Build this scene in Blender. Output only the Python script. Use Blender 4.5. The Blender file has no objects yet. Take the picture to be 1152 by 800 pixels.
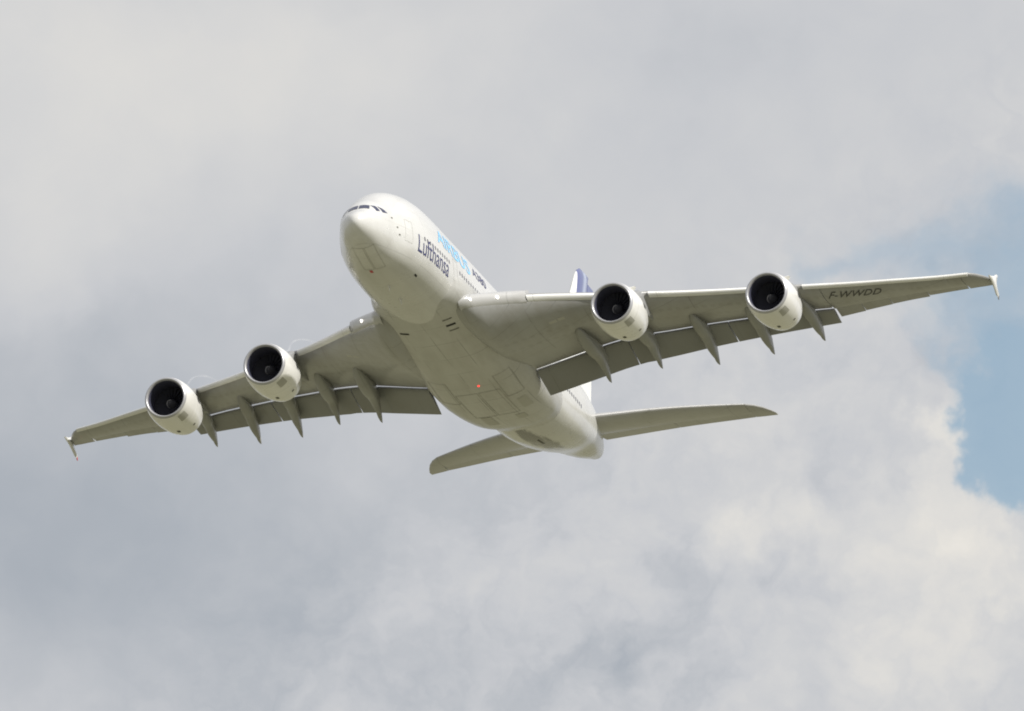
import bpy, bmesh, math, random
import numpy as np
from mathutils import Matrix, Vector

random.seed(7)
S = bpy.context.scene
COL = S.collection

# ------------------------------------------------------------------ camera, sky, sun, exposure
ELEV = math.radians(14.0)                 # the photographer looks up by this much
FPX = 20704.0                             # focal length in photograph pixels (1152 wide)
cam = bpy.data.cameras.new('camera')
cam.sensor_width = 36.0
cam.lens = FPX / 1152 * 36.0
cam.clip_start = 0.5
cam.clip_end = 80000
cam_o = bpy.data.objects.new('camera', cam)
COL.objects.link(cam_o)
cam_o.location = (0, 0, 1.7)
cam_o.rotation_euler = (math.pi / 2 + ELEV, 0, 0)
S.camera = cam_o

VR = Vector((1, 0, 0))                                        # right / down / forward of the view, in the world
VD = Vector((0, math.sin(ELEV), -math.cos(ELEV)))
VF = Vector((0, math.cos(ELEV), math.sin(ELEV)))
# attitude of the aircraft seen from the ground (columns: forward, port, up)
ATT = np.array([[-0.28519568, 0.95535328, -0.07722389],
                [-0.30614819, -0.16714862, -0.93719508],
                [-0.90826027, -0.24364204, 0.34014974]])
CW = np.array([VR, VD, VF]).T
ROT = CW @ ATT
SUN_AIR = np.array([0.28, 0.77, 0.57])                        # towards the sun, in aircraft axes
sun_w = Vector(ROT @ SUN_AIR).normalized()
SUN_EL = math.asin(sun_w.z)
SUN_AZ = math.atan2(sun_w.x, sun_w.y)

sun = bpy.data.lights.new('sun', 'SUN')
sun.energy = 4.7
sun.angle = math.radians(0.53)
sun.color = (1.0, 0.965, 0.90)
sun_o = bpy.data.objects.new('sun', sun)
COL.objects.link(sun_o)
sun_o.location = (0, 0, 900)
sun_o.rotation_euler = sun_w.to_track_quat('Z', 'Y').to_euler()

S.view_settings.view_transform = 'Standard'
S.view_settings.look = 'None'
S.view_settings.exposure = 0.0
S.view_settings.gamma = 1.0
S.view_settings.use_curve_mapping = False
S.render.engine = 'CYCLES'
S.cycles.pixel_filter_type = 'BLACKMAN_HARRIS'
S.cycles.filter_width = 1.9
S.cycles.max_bounces = 6


class Nodes:
    """small helper that writes node maths in one line each"""
    def __init__(self, tree):
        self.t = tree
        self.n = tree.nodes
        self.l = tree.links

    def put(self, sock, v):
        if isinstance(v, bpy.types.NodeSocket):
            self.l.new(v, sock)
        elif isinstance(v, (tuple, list, Vector)):
            sock.default_value = tuple(v) if len(sock.default_value) == len(v) else tuple(v) + (1,)
        else:
            sock.default_value = v

    def m(self, op, a, b=0.0, c=0.0, clamp=False):
        x = self.n.new('ShaderNodeMath')
        x.operation = op
        x.use_clamp = clamp
        for i, v in enumerate((a, b, c)):
            self.put(x.inputs[i], v)
        return x.outputs[0]

    def vm(self, op, a, b=(0, 0, 0), scale=None):
        x = self.n.new('ShaderNodeVectorMath')
        x.operation = op
        self.put(x.inputs[0], a)
        self.put(x.inputs[1], b)
        if scale is not None:
            self.put(x.inputs['Scale'], scale)
        return x.outputs['Value'] if op in ('DOT_PRODUCT', 'LENGTH') else x.outputs['Vector']

    def noise(self, vec, scale, detail=4, rough=0.5, lac=2.0, color=False, dist=0.0):
        x = self.n.new('ShaderNodeTexNoise')
        self.put(x.inputs['Vector'], vec)
        x.inputs['Scale'].default_value = scale
        x.inputs['Detail'].default_value = detail
        x.inputs['Roughness'].default_value = rough
        x.inputs['Lacunarity'].default_value = lac
        x.inputs['Distortion'].default_value = dist
        return x.outputs['Color' if color else 'Fac']

    def xyz(self, x, y, z=0.0):
        c = self.n.new('ShaderNodeCombineXYZ')
        for i, v in enumerate((x, y, z)):
            self.put(c.inputs[i], v)
        return c.outputs[0]

    def sep(self, v):
        s = self.n.new('ShaderNodeSeparateXYZ')
        self.put(s.inputs[0], v)
        return s.outputs

    def mix(self, f, a, b, blend='MIX'):
        x = self.n.new('ShaderNodeMix')
        x.data_type = 'RGBA'
        x.blend_type = blend
        self.put(x.inputs['Factor'], f)
        self.put(x.inputs['A'], a)
        self.put(x.inputs['B'], b)
        return x.outputs['Result']

    def smooth(self, v, a, b, lo=0.0, hi=1.0):
        x = self.n.new('ShaderNodeMapRange')
        x.interpolation_type = 'SMOOTHSTEP'
        self.put(x.inputs['Value'], v)
        for k, q in zip(('From Min', 'From Max', 'To Min', 'To Max'), (a, b, lo, hi)):
            self.put(x.inputs[k], q)
        return x.outputs['Result']

    def ramp(self, v, stops):
        x = self.n.new('ShaderNodeValToRGB')
        e = x.color_ramp.elements
        while len(e) < len(stops):
            e.new(0.5)
        for q, (p, c) in zip(e, stops):
            q.position = p
            q.color = tuple(c) + (1,)
        self.put(x.inputs[0], v)
        return x.outputs[0]


def srgb(r, g, b):
    f = lambda c: (c / 255 / 12.92) if c <= 10 else ((c / 255 + 0.055) / 1.055) ** 2.4
    return (f(r), f(g), f(b))


world = bpy.data.worlds.new('World')
S.world = world
world.use_nodes = True
wt = world.node_tree
wt.nodes.clear()
W = Nodes(wt)
d = W.n.new('ShaderNodeTexCoord').outputs['Generated']
# small angles of the sky around a fixed bearing and height, in units of 1/20763 rad
su = W.m('MULTIPLY', W.vm('DOT_PRODUCT', d, VR), FPX)
sv = W.m('MULTIPLY', W.vm('DOT_PRODUCT', d, VD), FPX)
sp = W.xyz(su, sv, 0.0)
warp = W.vm('SUBTRACT', W.noise(sp, 0.006, 5, 0.55, color=True), (0.5, 0.5, 0.5))
wp = W.vm('ADD', sp, W.vm('SCALE', warp, scale=170.0))
warp2 = W.vm('SUBTRACT', W.noise(sp, 0.024, 4, 0.5, color=True), (0.5, 0.5, 0.5))
wp2 = W.vm('ADD', wp, W.vm('SCALE', warp2, scale=72.0))


def blob(p, cx, cy, rx, ry, amp, ang=0.0):
    q = W.vm('SUBTRACT', p, (cx - 576, cy - 400, 0))
    c, s_ = math.cos(ang), math.sin(ang)
    a = W.m('DIVIDE', W.vm('DOT_PRODUCT', q, (c, s_, 0)), rx)
    b = W.m('DIVIDE', W.vm('DOT_PRODUCT', q, (-s_, c, 0)), ry)
    r2 = W.m('ADD', W.m('MULTIPLY', a, a), W.m('MULTIPLY', b, b))
    return W.m('MULTIPLY', W.m('POWER', 2.718, W.m('MULTIPLY', r2, -1.0)), amp)


def total(items):
    acc = items[0]
    for i in items[1:]:
        acc = W.m('ADD', acc, i)
    return acc


SKY_TONE = [  # cx, cy, rx, ry, amount   (soft light and dark banks of the cloud sheet)
    (250, 70, 330, 130, 0.19), (60, 260, 150, 150, 0.14), (560, 140, 160, 120, 0.05),
    (110, 470, 330, 190, -0.155), (60, 690, 300, 190, -0.165), (320, 620, 200, 160, -0.05), (10, 400, 120, 70, -0.08),
    (800, 90, 260, 130, -0.05), (640, 190, 200, 130, -0.04), (980, 160, 190, 100, 0.03), (720, 260, 130, 90, 0.03), (700, 738, 110, 46, -0.13), (600, 770, 90, 40, -0.08), (500, 600, 130, 80, -0.02),
]
SKY_PUFF = [  # sharper sunlit heaps low on the right
    (1040, 600, 120, 90, 0.26), (1120, 612, 70, 50, 0.16), (860, 590, 70, 45, 0.20), (830, 480, 110, 60, 0.11), (1062, 500, 28, 45, 0.22),
    (560, 660, 160, 60, 0.07), (950, 720, 150, 80, 0.08), (1050, 745, 140, 70, 0.08), (900, 660, 60, 36, -0.10), (960, 530, 70, 50, -0.10),
    (760, 650, 60, 40, -0.05),
]
SKY_BLUE = [  # gaps of open sky
    (1160, 478, 92, 92, 1.3), (1160, 300, 110, 90, 0.66), (985, 278, 95, 42, 0.46), (905, 290, 35, 22, 0.28), (1060, 390, 60, 60, 0.2),
    (640, 735, 130, 55, 0.10),
]
n1 = W.m('SUBTRACT', W.noise(sp, 0.0045, 3, 0.5), 0.5)
n2 = W.m('SUBTRACT', W.noise(wp, 0.014, 6, 0.55), 0.5)
n3 = W.m('SUBTRACT', W.noise(wp2, 0.03, 6, 0.6), 0.5)
low_right = W.smooth(W.m('ADD', W.m('MULTIPLY', su, 0.7), sv), -100, 300)
tone = total([blob(wp, *b) for b in SKY_TONE] + [blob(wp2, *b) for b in SKY_PUFF])
tone = W.m('ADD', tone, W.m('MULTIPLY', n1, 0.22))
tone = W.m('ADD', tone, W.m('MULTIPLY', n2, W.smooth(low_right, 0, 1, 0.10, 0.30)))
tone = W.m('ADD', tone, W.m('MULTIPLY', n3, W.smooth(low_right, 0, 1, 0.0, 0.09)))
bil = W.m('ABSOLUTE', W.m('MULTIPLY', W.m('SUBTRACT', W.noise(wp2, 0.0085, 3.5, 0.48), 0.5), 2.0))
tone = W.m('ADD', tone, W.m('MULTIPLY', W.m('SUBTRACT', bil, 0.2), W.m('MULTIPLY', low_right, 0.27)))
tone = W.m('ADD', tone, 0.55)
cloud = W.ramp(tone, [(0.0, srgb(148, 158, 168)), (0.3, srgb(172, 178, 186)), (0.52, srgb(200, 202, 206)),
                      (0.68, srgb(213, 213, 213)), (0.9, srgb(229, 226, 220)), (1.0, srgb(236, 232, 225))])
gap = total([blob(wp2, *b) for b in SKY_BLUE])
gap = W.m('ADD', gap, W.m('MULTIPLY', n3, 0.24))
edge = W.smooth(sv, -60, 60, 0.9, 0.34)                       # crisp heaps below, thin veil above
gapf = W.smooth(gap, W.m('SUBTRACT', 0.52, W.m('MULTIPLY', edge, 0.5)), W.m('ADD', 0.52, W.m('MULTIPLY', edge, 0.5)))
nis = W.n.new('ShaderNodeTexSky')
nis.sky_type = 'NISHITA'
nis.sun_disc = False
nis.sun_elevation = SUN_EL
nis.sun_rotation = SUN_AZ
nis.altitude = 50
nis.air_density = 1.0
nis.dust_density = 1.0
bg_sky = W.n.new('ShaderNodeBackground')
W.put(bg_sky.inputs['Color'], W.vm('MULTIPLY', nis.outputs[0], (1.12, 1.10, 0.97)))
bg_sky.inputs['Strength'].default_value = 0.125
bg_cl = W.n.new('ShaderNodeBackground')
W.put(bg_cl.inputs['Color'], cloud)
bg_cl.inputs['Strength'].default_value = 1.0
mixs = W.n.new('ShaderNodeMixShader')
W.put(mixs.inputs[0], W.m('MULTIPLY', gapf, 0.82))
W.l.new(bg_cl.outputs[0], mixs.inputs[1])
W.l.new(bg_sky.outputs[0], mixs.inputs[2])
wo = W.n.new('ShaderNodeOutputWorld')
W.l.new(mixs.outputs[0], wo.inputs['Surface'])
world.cycles.sampling_method = 'MANUAL'
world.cycles.sample_map_resolution = 512


# ------------------------------------------------------------------ materials
def principled(name, color, rough=0.4, metal=0.0, spec=0.5, coat=0.0):
    m = bpy.data.materials.new(name)
    m.use_nodes = True
    b = m.node_tree.nodes['Principled BSDF']
    b.inputs['Base Color'].default_value = tuple(color) + (1,)
    b.inputs['Roughness'].default_value = rough
    b.inputs['Metallic'].default_value = metal
    b.inputs['Specular IOR Level'].default_value = spec
    b.inputs['Coat Weight'].default_value = coat
    b.inputs['Coat Roughness'].default_value = 0.12
    return m, Nodes(m.node_tree), b


def paint(name, color, rough=0.35, coat=0.3, dirt=0.12, seam=0.25, px=2.6, py=1.7, axes='xy', grime=(0.16, 0.14, 0.10), width=0.035):
    """aircraft paint: soil streaked along the airflow and thin panel joints"""
    m, N, b = principled(name, color, rough, coat=coat)
    o = N.n.new('ShaderNodeTexCoord').outputs['Object']
    x, y, z = N.sep(o)
    streak = N.noise(N.xyz(N.m('MULTIPLY', x, 0.16), y, z), 1.3, 6, 0.6)
    patch = N.noise(o, 0.22, 4, 0.55)
    dm = N.m('MULTIPLY', N.smooth(N.m('ADD', N.m('MULTIPLY', streak, 0.6), N.m('MULTIPLY', patch, 0.4)), 0.38, 0.72), dirt)
    col = N.mix(dm, color, grime)
    # panel to panel tone
    cell = N.n.new('ShaderNodeTexWhiteNoise')
    cell.noise_dimensions = '3D'
    N.put(cell.inputs['Vector'], N.xyz(N.m('FLOOR', N.m('DIVIDE', x, px)), N.m('FLOOR', N.m('DIVIDE', y, py)), N.m('GREATER_THAN', z, -3.3)))
    col = N.mix(N.m('MULTIPLY', cell.outputs['Value'], 0.10 * (dirt > 0)), col, grime)
    if seam:
        def line(c, p, off):
            f = N.m('PINGPONG', N.m('ADD', c, off), p / 2)
            return N.m('LESS_THAN', f, width)
        ln = N.m('MAXIMUM', line(x, px, 0.4), line(y if axes == 'xy' else z, py, 0.3))
        vis = N.smooth(N.noise(o, 0.35, 2, 0.5), 0.40, 0.60)
        col = N.mix(N.m('MULTIPLY', N.m('MULTIPLY', ln, vis), seam), col, (0.05, 0.05, 0.045))
    N.put(b.inputs['Base Color'], col)
    N.put(b.inputs['Roughness'], N.m('ADD', rough - 0.06, N.m('MULTIPLY', patch, 0.14)))
    return m


M_WHITE = paint('white_fuselage_paint', (0.645, 0.645, 0.635), 0.26, 0.45, dirt=0.16, seam=0.16, px=5.3, py=2.1, axes='xz', width=0.03)
# light grey paint of the lower lobe, white above; oil and soot that has run back along the keel under the tail
N = Nodes(M_WHITE.node_tree)
b = M_WHITE.node_tree.nodes['Principled BSDF']
prev = b.inputs['Base Color'].links[0].from_socket
o = N.n.new('ShaderNodeTexCoord').outputs['Object']
x, y, z = N.sep(o)
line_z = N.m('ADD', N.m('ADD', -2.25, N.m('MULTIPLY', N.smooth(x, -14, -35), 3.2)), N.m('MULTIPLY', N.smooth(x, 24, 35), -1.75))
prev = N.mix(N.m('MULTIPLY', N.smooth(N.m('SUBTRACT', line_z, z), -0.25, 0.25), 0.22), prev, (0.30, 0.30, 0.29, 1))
run = N.noise(N.xyz(N.m('MULTIPLY', x, 0.22), N.m('MULTIPLY', y, 1.3), 0.0), 1.5, 6, 0.62)
def spot(cx, cy, rx, ry):
    a_ = N.m('DIVIDE', N.m('SUBTRACT', x, cx), rx)
    b_ = N.m('DIVIDE', N.m('SUBTRACT', y, cy), ry)
    return N.m('POWER', 2.718, N.m('MULTIPLY', N.m('ADD', N.m('MULTIPLY', a_, a_), N.m('MULTIPLY', b_, b_)), -1.0))
area = N.m('ADD', N.m('ADD', spot(-13.5, -0.35, 3.2, 0.7), spot(-17.8, 0.35, 3.5, 0.9)), N.m('MULTIPLY', spot(-24, 0.2, 8, 1.4), 0.35))
area = N.m('MULTIPLY', area, N.m('LESS_THAN', z, 0.6))
stain = N.smooth(N.m('MULTIPLY', area, N.m('ADD', N.m('MULTIPLY', run, 2.0), -0.2)), 0.34, 0.7)
N.put(b.inputs['Base Color'], N.mix(N.m('MULTIPLY', stain, 0.92), prev, (0.06, 0.055, 0.045)))
# the radome and lower lobe gather a little soil too
M_BELLY = paint('belly_paint', (0.48, 0.48, 0.465), 0.36, 0.25, dirt=0.26, seam=0.4, px=3.1, py=1.9)
M_WING = paint('grey_wing_paint', (0.325, 0.328, 0.33), 0.33, 0.25, dirt=0.32, seam=0.35, px=1.9, py=3.7)
N = Nodes(M_WING.node_tree)
b = M_WING.node_tree.nodes['Principled BSDF']
prev = b.inputs['Base Color'].links[0].from_socket
o = N.n.new('ShaderNodeTexCoord').outputs['Object']
x, y, z = N.sep(o)
ya = N.m('ABSOLUTE', y)
along = N.m('ADD', x, N.m('MULTIPLY', ya, 0.67))              # rows of covers run parallel to the spars
rows = None
for c_ in (11.5, 9.6):
    e1 = N.m('DIVIDE', N.m('SUBTRACT', along, c_), 0.30)
    e2 = N.m('DIVIDE', N.m('SUBTRACT', N.m('PINGPONG', ya, 0.62), 0.31), 0.20)
    rr = N.m('ADD', N.m('MULTIPLY', e1, e1), N.m('MULTIPLY', e2, e2))
    q = N.m('LESS_THAN', rr, 1.0)
    rows = q if rows is None else N.m('MAXIMUM', rows, q)
rows = N.m('MULTIPLY', rows, N.m('LESS_THAN', ya, 36.0))
N.put(b.inputs['Base Color'], N.mix(N.m('MULTIPLY', rows, 0.16), prev, (0.12, 0.115, 0.10, 1)))
M_FLAP = paint('grey_flap_paint', (0.215, 0.22, 0.225), 0.4, 0.1, dirt=0.16, seam=0.2, px=40, py=2.9)
M_SLAT = paint('slat_paint', (0.72, 0.72, 0.71), 0.30, 0.3, dirt=0.08, seam=0.2, px=60, py=4.1)
M_NOSE = paint('nose_flap_paint', (0.46, 0.46, 0.46), 0.30, 0.3, dirt=0.10, seam=0.2, px=60, py=2.2)
M_FAIR = paint('fairing_paint', (0.29, 0.295, 0.29), 0.38, 0.15, dirt=0.22, seam=0.25, px=2.2, py=9)
M_COWL = paint('cowling_paint', (0.79, 0.785, 0.77), 0.28, 0.4, dirt=0.08, seam=0.25, px=2.35, py=60, width=0.03)
M_PYLON = paint('pylon_paint', (0.28, 0.285, 0.29), 0.4, 0.1, dirt=0.25, seam=0.2, px=1.7, py=9)
M_TAIL = paint('tailplane_paint', (0.38, 0.38, 0.38), 0.33, 0.25, dirt=0.14, seam=0.3, px=2.3, py=3.1)
M_GLASS, _, _ = principled('cockpit_glass', (0.035, 0.04, 0.085), 0.12, coat=0.3)
M_PORT, _, _ = principled('cabin_glass', (0.10, 0.10, 0.12), 0.2)
M_DARK, _, _ = principled('dark_opening', (0.02, 0.02, 0.02), 0.7)
M_SEAL, _, _ = principled('grey_seal', (0.16, 0.155, 0.14), 0.6)
M_PLATE, _, _ = principled('bare_panel', (0.40, 0.395, 0.36), 0.45)
M_SOOT, _, _ = principled('soot', (0.07, 0.065, 0.05), 0.6)
M_LIP, _, _ = principled('polished_lip', (0.43, 0.43, 0.45), 0.36, metal=0.4)
M_DUCT, _, _ = principled('intake_lining', (0.06, 0.062, 0.095), 0.45)  # lining and blade colours lifted towards slate blue in place of air haze
M_BLADE, _, _ = principled('fan_blade', (0.075, 0.077, 0.10), 0.4, metal=0.3)
M_SPIN, _, _ = principled('spinner', (0.06, 0.06, 0.07), 0.4)
M_SWIRL, _, _ = principled('spinner_mark', (0.45, 0.45, 0.45), 0.5)
M_CORE, _, _ = principled('hot_metal', (0.16, 0.145, 0.125), 0.4, metal=0.9)
M_NAVY, _, _ = principled('navy_lettering', (0.03, 0.035, 0.13), 0.35)
M_SKYB, _, _ = principled('light_blue_lettering', (0.22, 0.56, 0.88), 0.35)
M_BLACK, _, _ = principled('black_lettering', (0.04, 0.04, 0.04), 0.5)
M_RED, _, _ = principled('red_mark', (0.45, 0.04, 0.05), 0.4)
M_STEEL, _, _ = principled('dull_steel', (0.30, 0.30, 0.30), 0.4, metal=0.7)


def lamp_mat(name, color, strength):
    m, N, b = principled(name, color, 0.3)
    b.inputs['Emission Color'].default_value = tuple(color) + (1,)
    b.inputs['Emission Strength'].default_value = strength
    return m


M_LAMP = lamp_mat('landing_lamp', (1.0, 0.96, 0.88), 3.0)
M_BEACON = lamp_mat('red_beacon', (1.0, 0.05, 0.04), 2.0)

# fin: white leading edge, deep blue field with pale sweeping bands
M_FIN, N, b = principled('fin_livery', (0.7, 0.7, 0.7), 0.3, coat=0.3)
o = N.n.new('ShaderNodeTexCoord').outputs['Object']
x, y, z = N.sep(o)
chord = N.m('SUBTRACT', N.m('MULTIPLY', x, -1.0), N.m('MULTIPLY', z, 0.72))   # metres behind the swept leading edge
band = N.m('ADD', chord, N.m('MULTIPLY', N.m('SINE', N.m('MULTIPLY', z, 0.35)), 0.25))
rampf = N.m('DIVIDE', N.m('SUBTRACT', band, 19.6), 8.0, clamp=True)
lowz = N.smooth(z, 10.4, 10.6)
cr = N.ramp(rampf, [(0.0, (0.78, 0.78, 0.76)), (0.11, (0.78, 0.78, 0.76)), (0.12, (0.09, 0.105, 0.26)), (0.26, (0.115, 0.14, 0.30)),
                    (0.33, (0.34, 0.39, 0.54)), (0.38, (0.38, 0.43, 0.58)), (0.46, (0.13, 0.155, 0.32)), (1.0, (0.06, 0.08, 0.26))])
N.put(b.inputs['Base Color'], N.mix(lowz, (0.78, 0.78, 0.76, 1), cr))


# ------------------------------------------------------------------ mesh helpers (aircraft axes: x = 35 - station, y = port, z = up)
def P(s, y, z):
    return (35.0 - s, y, z)


def link(name, verts, faces, mat, parent=None, smooth=True, sharp=38):
    me = bpy.data.meshes.new(name)
    me.from_pydata([tuple(map(float, v)) for v in verts], [], faces)
    bm = bmesh.new()
    bm.from_mesh(me)
    bmesh.ops.remove_doubles(bm, verts=bm.verts, dist=1e-5)
    bmesh.ops.recalc_face_normals(bm, faces=bm.faces)
    bm.to_mesh(me)
    bm.free()
    if smooth:
        me.polygons.foreach_set('use_smooth', [True] * len(me.polygons))
        me.set_sharp_from_angle(angle=math.radians(sharp))
    for q in (mat if isinstance(mat, (list, tuple)) else [mat]):
        me.materials.append(q)
    ob = bpy.data.objects.new(name, me)
    COL.objects.link(ob)
    if parent:
        ob.parent = parent
    return ob


class MB:
    def __init__(self):
        self.v, self.f = [], []

    def loft(self, rings, cap0=True, cap1=True, closed=True):
        b0 = len(self.v)
        n = len(rings[0])
        for r in rings:
            self.v.extend(r)
        for i in range(len(rings) - 1):
            for j in range(n if closed else n - 1):
                k = (j + 1) % n
                self.f.append((b0 + i * n + j, b0 + i * n + k, b0 + (i + 1) * n + k, b0 + (i + 1) * n + j))
        if cap0:
            self.f.append(tuple(b0 + j for j in range(n))[::-1])
        if cap1:
            self.f.append(tuple(b0 + (len(rings) - 1) * n + j for j in range(n)))
        return self

    def box(self, c8):
        b0 = len(self.v)
        self.v.extend(c8)
        for q in ((0, 1, 2, 3), (7, 6, 5, 4), (0, 4, 5, 1), (1, 5, 6, 2), (2, 6, 7, 3), (3, 7, 4, 0)):
            self.f.append(tuple(b0 + i for i in q))
        return self

    def build(self, name, mat, parent=None, **k):
        return link(name, self.v, self.f, mat, parent, **k)


def hermite(xs, ys):
    """monotone cubic through a table"""
    xs, ys = np.array(xs, float), np.array(ys, float)
    dlt = np.diff(ys) / np.diff(xs)
    mm = np.zeros_like(ys)
    mm[1:-1] = np.where(dlt[:-1] * dlt[1:] > 0, 2 * dlt[:-1] * dlt[1:] / (dlt[:-1] + dlt[1:] + 1e-12), 0)
    mm[0], mm[-1] = dlt[0], dlt[-1]

    def f(x):
        x = np.clip(x, xs[0], xs[-1])
        i = np.clip(np.searchsorted(xs, x) - 1, 0, len(xs) - 2)
        h = xs[i + 1] - xs[i]
        t = (x - xs[i]) / h
        return ((2 * t**3 - 3 * t**2 + 1) * ys[i] + (t**3 - 2 * t**2 + t) * h * mm[i]
                + (-2 * t**3 + 3 * t**2) * ys[i + 1] + (t**3 - t**2) * h * mm[i + 1])
    return f


# ------------------------------------------------------------------ fuselage shape
FZ = 0.57
FUS = [  # station, top, bottom, half width, height of greatest width (about the body axis)
    (0.0, -1.5, -1.5, 0.0, -1.5), (0.12, -1.08, -1.88, 0.36, -1.45), (0.5, -0.72, -2.28, 0.77, -1.38), (1.0, -0.42, -2.62, 1.15, -1.3),
    (1.4, -0.22, -2.84, 1.38, -1.25), (1.8, 0.14, -3.0, 1.56, -1.2), (2.4, 0.66, -3.24, 1.81, -1.12), (3.0, 1.06, -3.42, 2.0, -1.06), (3.9, 1.55, -3.65, 2.27, -1.0),
    (5.0, 2.2, -3.86, 2.63, -0.95), (6.5, 2.94, -4.03, 3.05, -0.95), (8.5, 3.56, -4.15, 3.34, -0.95), (10.5, 3.97, -4.2, 3.5, -0.95),
    (13.0, 4.22, -4.21, 3.58, -0.95), (16.0, 4.28, -4.21, 3.6, -0.95), (30.0, 4.28, -4.21, 3.6, -0.95), (46.0, 4.26, -4.21, 3.6, -0.95), (50.0, 4.22, -4.02, 3.57, -0.8), (54.0, 4.22, -3.42, 3.42, -0.4),
    (58.0, 4.15, -2.50, 3.02, 0.1), (62.0, 3.92, -1.40, 2.40, 0.65), (66.0, 3.40, -0.52, 1.60, 1.1), (68.5, 2.85, 0.17, 1.02, 1.4), (70.1, 2.25, 0.66, 0.55, 1.5),
    (70.45, 2.05, 1.0, 0.36, 1.5)]
_u = [math.sqrt(r[0]) for r in FUS]
fT, fB, fW, fM = (hermite(_u, [r[i] for r in FUS]) for i in (1, 2, 3, 4))


def fus_dim(s):
    u = math.sqrt(max(s, 0))
    return float(fT(u)) + FZ, float(fB(u)) + FZ, float(fW(u)), float(fM(u)) + FZ


PU, PL = 2.0, 2.3            # fullness of the upper and the lower lobe


def fus_y(s, z):
    zt, zb, w, zm = fus_dim(s)
    h, p = ((zt - zm), PU) if z > zm else ((zm - zb), PL)
    t = min(abs(z - zm) / max(h, 1e-6), 0.9999)
    return w * (1 - t**p)**(1 / p)


def fus_ring(s, n=96, off=0.0):
    zt, zb, w, zm = fus_dim(s)
    r = []
    for i in range(n):
        a = 2 * math.pi * i / n
        c, q = math.cos(a), math.sin(a)
        h, p = ((zt - zm), PU) if q > 0 else ((zm - zb), PL)
        r.append(P(s, (w + off) * math.copysign(abs(c)**(2 / p), c), zm + (h + off) * math.copysign(abs(q)**(2 / p), q)))
    return r


# ------------------------------------------------------------------ root of the aircraft
C0 = Vector((0, 0, 1.7)) + 1500.0 * (VR * ((538.086 - 576) / FPX) + VD * ((386.51 - 400) / FPX) + VF)
AIR = bpy.data.objects.new('passenger_airliner', None)
COL.objects.link(AIR)
mw = Matrix.Identity(4)
for i in range(3):
    for j in range(3):
        mw[i][j] = ROT[i][j]
    mw[i][3] = C0[i]
AIR.matrix_world = mw
AIR.empty_display_size = 5
AIR['label'] = 'white four engined double deck airliner with blue tail fin and lowered flaps flying overhead'
AIR['category'] = 'airplane'

# fuselage
st = [0.0008] + [x * x for x in np.linspace(0.12, 3.6, 44)] + list(np.arange(14.0, 46.1, 2.0)) + list(np.arange(47.0, 70.2, 0.75)) + [70.3, 70.45]
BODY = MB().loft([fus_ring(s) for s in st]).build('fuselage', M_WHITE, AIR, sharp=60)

# tail exhaust cone end
MB().loft([[P(s, r * math.cos(a), 2.05 + r * 1.25 * math.sin(a)) for a in np.linspace(0, 2 * math.pi, 25)[:-1]] for s, r in
           ((70.3, 0.34), (70.62, 0.30), (70.62, 0.24), (70.4, 0.22))]).build('exhaust_outlet', M_SEAL, BODY)

# belly fairing
FAIR = [(14.0, 1.9, -3.85, 2.2), (14.6, 2.45, -4.0, 2.3), (15.4, 3.08, -4.06, 2.35), (16.4, 3.6, -4.1, 2.3), (17.6, 3.9, -4.15, 2.35), (19.0, 4.03, -4.24, 2.5), (21.0, 4.08, -4.42, 2.7), (24.0, 4.08, -4.70, 2.9),
        (28.0, 4.14, -4.98, 3.0), (32.0, 4.44, -5.25, 3.0), (35.0, 4.72, -5.46, 3.0), (38.0, 4.7, -5.44, 3.0), (40.0, 4.56, -5.32, 3.0), (42.5, 4.34, -5.06, 2.9), (44.5, 4.06, -4.74, 2.8), (46.0, 3.75, -4.36, 2.6), (47.3, 3.4, -4.12, 2.4), (48.3, 2.9, -3.95, 2.3)]
gs = [r[0] for r in FAIR]
gW, gB, gP = (hermite(gs, [r[i] for r in FAIR]) for i in (1, 2, 3))


def fair_ring(s, n=72):
    w, zb, p = float(gW(s)), float(gB(s)) + FZ, float(gP(s))
    zc = -1.95 + FZ
    r = []
    for i in range(n):
        a = 2 * math.pi * i / n
        c, q = math.cos(a), math.sin(a)
        h = 1.5 if q > 0 else zc - zb
        r.append(P(s, w * math.copysign(abs(c)**(2 / p), c), zc + h * math.copysign(abs(q)**(2 / p), q)))
    return r


def fair_bottom(s, y):
    w, zb, p = float(gW(s)), float(gB(s)) + FZ, float(gP(s))
    zc = -1.95 + FZ
    return zc - (zc - zb) * (1 - min(abs(y) / w, 0.999)**p)**(1 / p)


BELLY = MB().loft([fair_ring(s) for s in list(np.arange(14.0, 18.5, 0.25)) + list(np.arange(18.5, 44, 1.0)) + list(np.arange(44, 48.31, 0.4)) + [48.3]]).build('belly_fairing', M_BELLY, AIR, sharp=60)

# ------------------------------------------------------------------ wing tables
YL = [1.2, 2.8, 3.6, 4.2, 5, 7, 9, 11, 13, 15, 18, 21, 24, 27, 30, 33, 36, 38.4]
SLE = [18.2, 17.5, 17.5, 18.3, 19.6, 22.5, 25.1, 27.4, 29.3, 31.0, 33.3, 35.5, 37.65, 39.75, 41.8, 43.85, 45.9, 47.5]
ZLE = [-2.4, -2.75, -2.62, -2.4, -2.0, -1.2, -0.58, -0.13, 0.18, 0.5, 0.83, 1.18, 1.56, 1.91, 2.25, 2.65, 3.05, 3.45]
le_s, le_z = hermite(YL, SLE), hermite(YL, ZLE)
sl_s = lambda y: float(np.interp(y, [2.8, 4.2, 13.5, 38.6], [35.0, 35.3, 38.3, 49.6]))          # where the fixed wing ends, ahead of the flaps
sl_z = hermite([2.8, 4.2, 5, 7, 9, 11, 13, 15, 18, 21, 24, 27.6], [-3.15, -2.95, -2.72, -2.08, -1.43, -0.85, -0.48, -0.2, 0.3, 0.7, 1.1, 1.4])
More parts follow.
